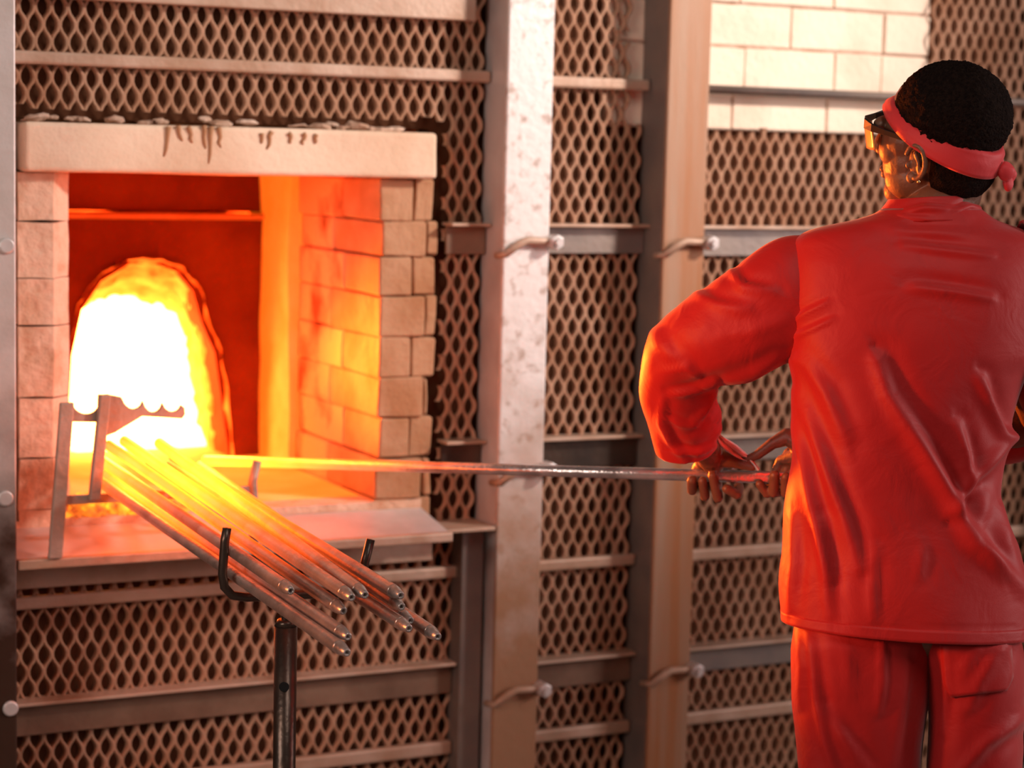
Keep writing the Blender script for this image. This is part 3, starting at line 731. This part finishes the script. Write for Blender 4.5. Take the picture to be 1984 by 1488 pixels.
seat=loft('trouser_seat',[(1130,1545,1990,0,.112),(1200,1552,1978,0,.112),(1236,1590,1950,.0,.108)],30,90,M['red'],t1,power=2.2,thick=.003)
def fix_sub(o,p):
    o.parent=p; o.matrix_parent_inverse=Matrix.Identity(4)
# a child of a part that itself sits unmoved in world space: cancel the part's own world matrix
bpy.context.view_layer.update()
for o,p in ((hb,jk),(t2,t1),(seat,t1)):
    o.parent=p; o.matrix_parent_inverse=p.matrix_world.inverted()
# patch pocket on the right seat
from mathutils.bvhtree import BVHTree
def patch(outline,target,lift,name,parent,nu=14,nv=14,th=.0025):
    bm=bmesh.new(); bm.from_mesh(target.data); bv=BVHTree.FromBMesh(bm); bm.free()
    (a,b,c,d)=[np.array(p,float) for p in outline]; vs=[];fs=[]
    for j in range(nv+1):
        for i in range(nu+1):
            u,v=i/nu,j/nv; q=(a*(1-u)+b*u)*(1-v)+(d*(1-u)+c*u)*v
            if v>.75:
                q=q+np.array([ (0.5-u)*2*14*(v-.75)/.25*abs(u-.5)*2, 0])
            rd=Vector(ray(*q)).normalized(); h=bv.ray_cast(Vector(CAM),rd)
            p=h[0] if h[0] is not None else Vector(D(*q,-.1)); vs.append(p-rd*lift)
    for j in range(nv):
        for i in range(nu):
            k=j*(nu+1)+i; fs.append((k,k+1,k+nu+2,k+nu+1))
    o=MB().add(vs,fs).build(name,M['red'],parent,smooth=True); o.modifiers.new('S','SOLIDIFY').thickness=th
    return o
pk=patch([(1820,1246),(1960,1240),(1966,1338),(1828,1352)],t2,.0065,'back_pocket',PER)

# ---- body: one continuous skin surface (head, neck, trunk, arms, hands, legs)
HC=D(1817,291,-.005); HS=1.055
hy,hp_,hr=.90,.22,-.27
def hrot(v):
    x,y,z=v
    x,z=x*math.cos(hr)+z*math.sin(hr),-x*math.sin(hr)+z*math.cos(hr)
    y,z=y*math.cos(hp_)-z*math.sin(hp_),y*math.sin(hp_)+z*math.cos(hp_)
    r=x*math.cos(hy)-y*math.sin(hy); d=x*math.sin(hy)+y*math.cos(hy)
    return Vector(CR)*r+Vector(CU)*z+Vector(CF)*d
def H(x,y,z): return HC+hrot((x*HS,y*HS,z*HS))
BM=MB()
def ell(c,r,seg=24,rings=16):
    vs=[];fs=[]
    for i in range(rings+1):
        ph=math.pi*i/rings
        for k in range(seg):
            th=2*math.pi*k/seg
            vs.append(H(c[0]+r[0]*math.sin(ph)*math.cos(th),c[1]+r[1]*math.sin(ph)*math.sin(th),c[2]+r[2]*math.cos(ph)))
    for i in range(rings):
        for k in range(seg):
            k2=(k+1)%seg; fs.append((i*seg+k,(i+1)*seg+k,(i+1)*seg+k2,i*seg+k2))
    BM.add(vs,fs)
def caps(pts,rad,seg=14,sub=5):
    """limb: overlapping balls and a tapering tube, merged later into the one skin"""
    pts=[Vector(p) for p in pts]; P=[];R=[]
    for i in range(len(pts)-1):
        for k in range(sub):
            t=k/sub; P.append(pts[i].lerp(pts[i+1],t)); R.append(rad[i]*(1-t)+rad[i+1]*t)
    P.append(pts[-1]); R.append(rad[-1])
    BM.tube(P,R,seg)
    for p,r in zip(pts,rad): BM.sphere(p,r*1.0,seg,8)
ell((0,-.008,.055),(.076,.098,.090)); ell((0,.040,-.020),(.066,.056,.080)); ell((0,.044,.018),(.070,.058,.062)); ell((0,.070,-.082),(.030,.026,.026)); ell((0,.015,-.045),(.062,.05,.045))
for s in (-1,1):
    ell((s*.048,.034,-.050),(.018,.038,.032)); ell((s*.040,.060,.000),(.026,.030,.034)); ell((s*.032,.088,.042),(.030,.016,.012))
    ell((s*.016,.100,-.012),(.010,.012,.009))
caps([H(0,.098,.035),H(0,.108,.010),H(0,.116,-.010)],[.009,.011,.013])
ell((0,.094,-.045),(.024,.012,.009)); ell((0,.092,-.056),(.021,.012,.009))
for s in (-1,1):       # ears
    e=[]
    for k in range(13):
        a=math.radians(-95+ k*250/12); e.append(H(s*(.082+.006*math.sin(a*.5+1)),-.006+.019*-math.cos(a)*1.0,-.004+.029*math.sin(a)))
    caps(e,[.0052]*13,8,2)
    ell((s*.077,-.004,-.006),(.006,.016,.024)); ell((s*.081,.004,-.034),(.005,.009,.010))
    e=[H(s*.083,-.012,-.022),H(s*.085,-.012,-.006),H(s*.084,-.004,.010)]; caps(e,[.004]*3,8,3)
    ell((s*.082,.010,-.012),(.005,.005,.007))
caps([H(0,-.035,-.01),H(0,-.030,-.07),D(1803,430,.0)],[.060,.057,.062],24)
# trunk and legs (inside the clothes)
caps([D(1790,470,0),D(1780,640,0),D(1765,860,0),D(1765,1060,0),D(1768,1190,0)],[.075,.095,.090,.095,.100],24)
caps([D(1600,545,0),D(1800,480,0),D(1975,545,0)],[.062,.07,.062],20)
for xs,zz in ((1668,0),(1888,.01)):
    caps([D(xs+25*(1 if xs<1700 else -1),1180,zz),D(xs,1560,zz+.01),D(xs-2,1960,zz-.005)],[.075,.050,.038],20)
# left arm and hand
zr=.325
caps([D(1600,545,0),D(1326,690,.10),D(1340,830,.215),D(1376,884,zr-.02)],[.060,.042,.034,.026],18)
caps([D(1376,884,zr-.022),D(1382,893,zr+.004),D(1388,902,zr+.020)],[.028,.027,.023],14)
caps([D(1364,893,zr+.004),D(1374,900,zr+.022)],[.019,.018],14); caps([D(1404,890,zr+.0),D(1412,900,zr+.018)],[.020,.017],14)
def finger(pts,r): caps(pts,[q*1.13 for q in r],12,4)
for pts,r in (
 (((1370,893,.000),(1352,905,.022),(1344,936,.024),(1341,950,.000),(1341,931,-.0215)),(.014,.0100,.0092,.0090,.0092)),
 (((1378,893,.004),(1368,905,.025),(1365,950,.026),(1366,962,-.001),(1361,932,-.0215)),(.014,.0100,.0090,.0086,.0080)),
 (((1386,893,.006),(1387,905,.026),(1390,954,.028),(1391,965,.000),(1381,921,-.0225)),(.014,.0104,.0096,.0092,.0088)),
 (((1398,893,.006),(1410,904,.025),(1431,944,.027),(1428,958,.002),(1408,947,-.016)),(.014,.0104,.0098,.0092,.0084)),
 (((1392,887,-.014),(1418,891,-.016),(1441,899,-.019),(1458,904,-.018)),(.018,.0140,.0105,.0080))):
    finger([D(x,y,zr+dz-(.00055*(x-1385))) for x,y,dz in pts],r)
# right arm and hand
z2=.252
caps([D(1975,545,0),D(2018,830,.10),D(1800,860,.235),D(1585,878,z2+.015)],[.060,.042,.034,.027],18)
caps([D(1585,878,z2+.015),D(1556,880,z2+.018),D(1535,884,z2+.018)],[.027,.024,.020],14)
for pts,r in (
 (((1560,868,.010),(1527,846,.000),(1497,859,-.012),(1468,881,-.016),(1442,892,-.018)),(.019,.0155,.0105,.0086,.0062)),
 (((1545,884,.016),(1514,894,.022),(1490,948,.026),(1486,956,.000),(1472,938,-.014)),(.016,.011,.0092,.0086,.0078)),
 (((1550,886,.016),(1530,896,.024),(1510,952,.026),(1499,954,.000),(1501,921,-.0215)),(.016,.0112,.0098,.0096,.0094)),
 (((1555,888,.014),(1546,898,.023),(1532,952,.025),(1522,955,.000),(1523,924,-.021)),(.016,.0108,.0094,.0090,.0086)),
 (((1560,888,.012),(1560,900,.021),(1550,944,.022),(1544,950,.000),(1544,926,-.020)),(.015,.0100,.0086,.0082,.0078))):
    finger([D(x,y,z2+dz-(.00055*(x-1510))) for x,y,dz in pts],r)
bo=BM.build('body',M['skin'],PER,smooth=True)
mr=bo.modifiers.new('Remesh','REMESH'); mr.mode='VOXEL'; mr.voxel_size=.0020; mr.use_smooth_shade=True
ms=bo.modifiers.new('Smooth','SMOOTH'); ms.factor=.5; ms.iterations=2
# nails on the finger tips that face the camera
for x,y,dz in ((1381,920,zr-.030+.002),(1501,918,z2-.030)):
    pass
# hair, headband, glasses, stud
def dome():
    vs=[];fs=[];seg=150;rings=90
    for i in range(rings+1):
        ph=math.pi*i/rings
        for k in range(seg):
            th=2*math.pi*k/seg
            n=Vector((math.sin(ph)*math.cos(th),math.sin(ph)*math.sin(th),math.cos(ph)))
            c=Vector((0,-.024,.066)); r=Vector((.087,.104,.091))
            q=Vector((c.x+r.x*n.x,c.y+r.y*n.y,c.z+r.z*n.z))
            # pulled in below the headband plane
            pl=(q.z-(.020+.50*q.y))
            if pl<.0: 
                f=1-min(.14,-pl*2.6); q=Vector((c.x+(q.x-c.x)*f,c.y+(q.y-c.y)*f,q.z))
            if q.y>.03 and pl<.01: q.y=.03+(q.y-.03)*.2
            p=H(*q)
            d=.0015*noise.noise(p*60)+.0022*noise.noise(p*230)+.0022*noise.noise(p*480)
            vs.append(p+hrot(n)*d)
    for i in range(rings):
        for k in range(seg):
            k2=(k+1)%seg; fs.append((i*seg+k,(i+1)*seg+k,(i+1)*seg+k2,i*seg+k2))
    mb=MB().add(vs,fs)
    # cropped hair on the nape, under the band
    vs=[];fs=[];seg2=60;rg_=40
    for i in range(rg_+1):
        ph=math.pi*i/rg_
        for k in range(seg2):
            th=2*math.pi*k/seg2; n=Vector((math.sin(ph)*math.cos(th),math.sin(ph)*math.sin(th),math.cos(ph)))
            q=Vector((.068*n.x,-.040+.067*n.y,-.020+.064*n.z)); 
            if q.y>-.022: q.y=-.022+(q.y+.022)*.1
            p=H(*q); vs.append(p+hrot(n)*(.0015*noise.noise(p*200)))
    for i in range(rg_):
        for k in range(seg2):
            k2=(k+1)%seg2; fs.append((i*seg2+k,(i+1)*seg2+k,(i+1)*seg2+k2,i*seg2+k2))
    return mb.add(vs,fs)
dome().build('hair',M['hair'],PER,smooth=True)
def band(w=.037,off=.004):
    vs=[];fs=[];seg=120; m=7
    # plane through forehead and nape
    c=Vector((0,-.012,.037)); ay=Vector((0,1,.44)).normalized(); az=Vector((0,-.44,1)).normalized()
    for k in range(seg):
        th=2*math.pi*k/seg
        for j in range(m):
            v=(j/(m-1)-.5)
            rx,ry=.081,.106
            bul=off+.004*math.cos(v*math.pi)
            ww=w*(1+.25*math.cos(th*1.0+math.pi/2))
            q=c+Vector((1,0,0))*((rx+bul)*math.cos(th))+ay*((ry+bul)*math.sin(th))+az*(v*ww)
            q+=Vector((1,0,0))*math.cos(th)*(-v*.012)+ay*math.sin(th)*(-v*.016)
            p=H(*q); d=.0022*noise.noise(Vector((th*2,v*9,3)))+.0015*math.sin(v*22+math.sin(th*2)*2)
            vs.append(p+hrot((math.cos(th),math.sin(th),0))*d)
    for k in range(seg):
        k2=(k+1)%seg
        for j in range(m-1): fs.append((k*m+j,k*m+j+1,k2*m+j+1,k2*m+j))
    return MB().add(vs,fs)
hb_=band().build('headband',M['band'],PER,smooth=True); s_=hb_.modifiers.new('S','SOLIDIFY'); s_.thickness=.004; s_.offset=-1
mb=MB()
for (x,y,z,r,sc) in ((.018,-.123,-.022,.016,(1.1,.7,1.1)),(.034,-.121,-.030,.014,(1,.7,1.2)),(.024,-.124,-.042,.012,(.9,.6,1.3))):
    p=H(x,y,z); mb.sphere(p,r,14,9,sc)
kn=mb.build('knot',M['band'],hb_,smooth=True); rough(kn,.004,60,0,2); kn.parent=hb_; bpy.context.view_layer.update(); kn.matrix_parent_inverse=hb_.matrix_world.inverted()
mb=MB()
def strip(pts,hh,tt_):
    """flat bar: pts in head space, half height, half thickness"""
    vs=[];fs=[]
    n=len(pts)
    for i,p in enumerate(pts):
        p=Vector(p); t=(Vector(pts[min(i+1,n-1)])-Vector(pts[max(i-1,0)])).normalized(); z=Vector((0,0,1)); z=(z-t*z.dot(t)).normalized(); o=t.cross(z)
        h=hh[i] if hasattr(hh,'__len__') else hh
        for a,b in ((-1,-1),(1,-1),(1,1),(-1,1)): vs.append(H(*(p+z*h*b+o*tt_*a)))
    for i in range(n-1):
        for q in range(4): fs.append((i*4+q,i*4+(q+1)%4,(i+1)*4+(q+1)%4,(i+1)*4+q))
    fs.append((0,1,2,3)); fs.append((4*n-1,4*n-2,4*n-3,4*n-4)); return vs,fs
gl=[]
arcp=[(-.081+.0,-.014,.004),(-.083,-.010,.022),(-.084,.002,.031),(-.083,.03,.034),(-.080,.06,.037),(-.076,.088,.040),(-.062,.110,.042),(-.038,.123,.043),(0,.128,.042)]
full=arcp+[(-x,y,z) for x,y,z in arcp[-2::-1]]
hts=[.003,.0035,.004,.0045,.005,.007,.009,.007,.005]; hts=hts+hts[-2::-1]
mb.add(*strip(full,hts,.0022))
gs=mb.build('glasses',M['frame'],PER,smooth=False,bevel=.001)
bpy.context.view_layer.update()
for s in (-1,1):
    vs=[];fs=[];nu,nv=10,7
    for j in range(nv+1):
        for i in range(nu+1):
            u,v=i/nu,j/nv
            a=Vector((s*.077,.086,.040)).lerp(Vector((s*.058,.113,.040)),min(1,u*2)) if u<.5 else Vector((s*.058,.113,.040)).lerp(Vector((s*.012,.126,.040)),u*2-1)
            z=.038-v*(.040*(1-.35*(abs(u-.45)*1.6)**3)); vs.append(H(a.x*(1-.05*v),a.y-.006*v,z))
    for j in range(nv):
        for i in range(nu):
            k=j*(nu+1)+i; fs.append((k,k+1,k+nu+2,k+nu+1))
    o=MB().add(vs,fs).build('lens',M['lens'],gs,smooth=True); o.parent=gs; o.matrix_parent_inverse=gs.matrix_world.inverted(); o.modifiers.new('S','SOLIDIFY').thickness=.0015
    if s<0: o['label']='lens tinted amber as a reflection of the fire'
MB().sphere(D(1780,352,-.085),.0035,10,6).build('ear_stud',M['gold'],PER,smooth=True)
# boots
for xs,zz in ((1666,-.005),(1874,.005)):
    c=D(xs,1900,zz); c.z=FLOOR; fd=(Vector((CF[0],CF[1],0)).normalized()*1.0+Vector((-CR[0],-CR[1],0)).normalized()*.25).normalized(); sd=Vector((-fd.y,fd.x,0))
    vs=[];fs=[];seg=20
    prof=[(0,.0,.045,-.085,.175),(.02,.0,.048,-.088,.185),(.05,0,.046,-.085,.175),(.075,0,.044,-.080,.12),(.10,0,.042,-.075,.07),(.18,0,.046,-.065,.065),(.24,0,.05,-.066,.066)]
    for (z,_,w_,y0,y1) in prof:
        for k in range(seg):
            th=2*math.pi*k/seg; yy=(y0+y1)/2+(y1-y0)/2*math.sin(th); xx=w_*math.cos(th); vs.append(c+sd*xx+fd*yy+Vector((0,0,z)))
    for i in range(len(prof)-1):
        for k in range(seg): fs.append((i*seg+k,i*seg+(k+1)%seg,(i+1)*seg+(k+1)%seg,(i+1)*seg+k))
    fs.append(tuple(range(seg))[::-1]); fs.append(tuple(range((len(prof)-1)*seg,len(prof)*seg)))
    MB().add(vs,fs).build('boot',M['boot'],PER,smooth=True)
# off-white rag between the hands, tucked under the left sleeve
rp_=[(1388,842,.285,6),(1400,858,.285,9),(1418,868,.28,10),(1438,884,.272,8),(1452,889,.266,4),(1464,903,.262,4),(1471,910,.258,3)]
vs=[];fs=[]
for i,(x,y,z,wd) in enumerate(rp_):
    for j in range(7):
        v=j/6-.5; p=D(x+wd*v*1.0,y-wd*v*2.0,z+.010*math.sin(v*9+i)); vs.append(p)
for i in range(len(rp_)-1):
    for j in range(6): fs.append((i*7+j,i*7+j+1,(i+1)*7+j+1,(i+1)*7+j))
rg=MB().add(vs,fs).build('rag',M['rag'],smooth=True); rg.modifiers.new('S','SOLIDIFY').thickness=.002; sb=rg.modifiers.new('Sub','SUBSURF'); sb.levels=2; sb.render_levels=2
tag(rg,'small off-white rag dangling between the two gripping hands','rag')
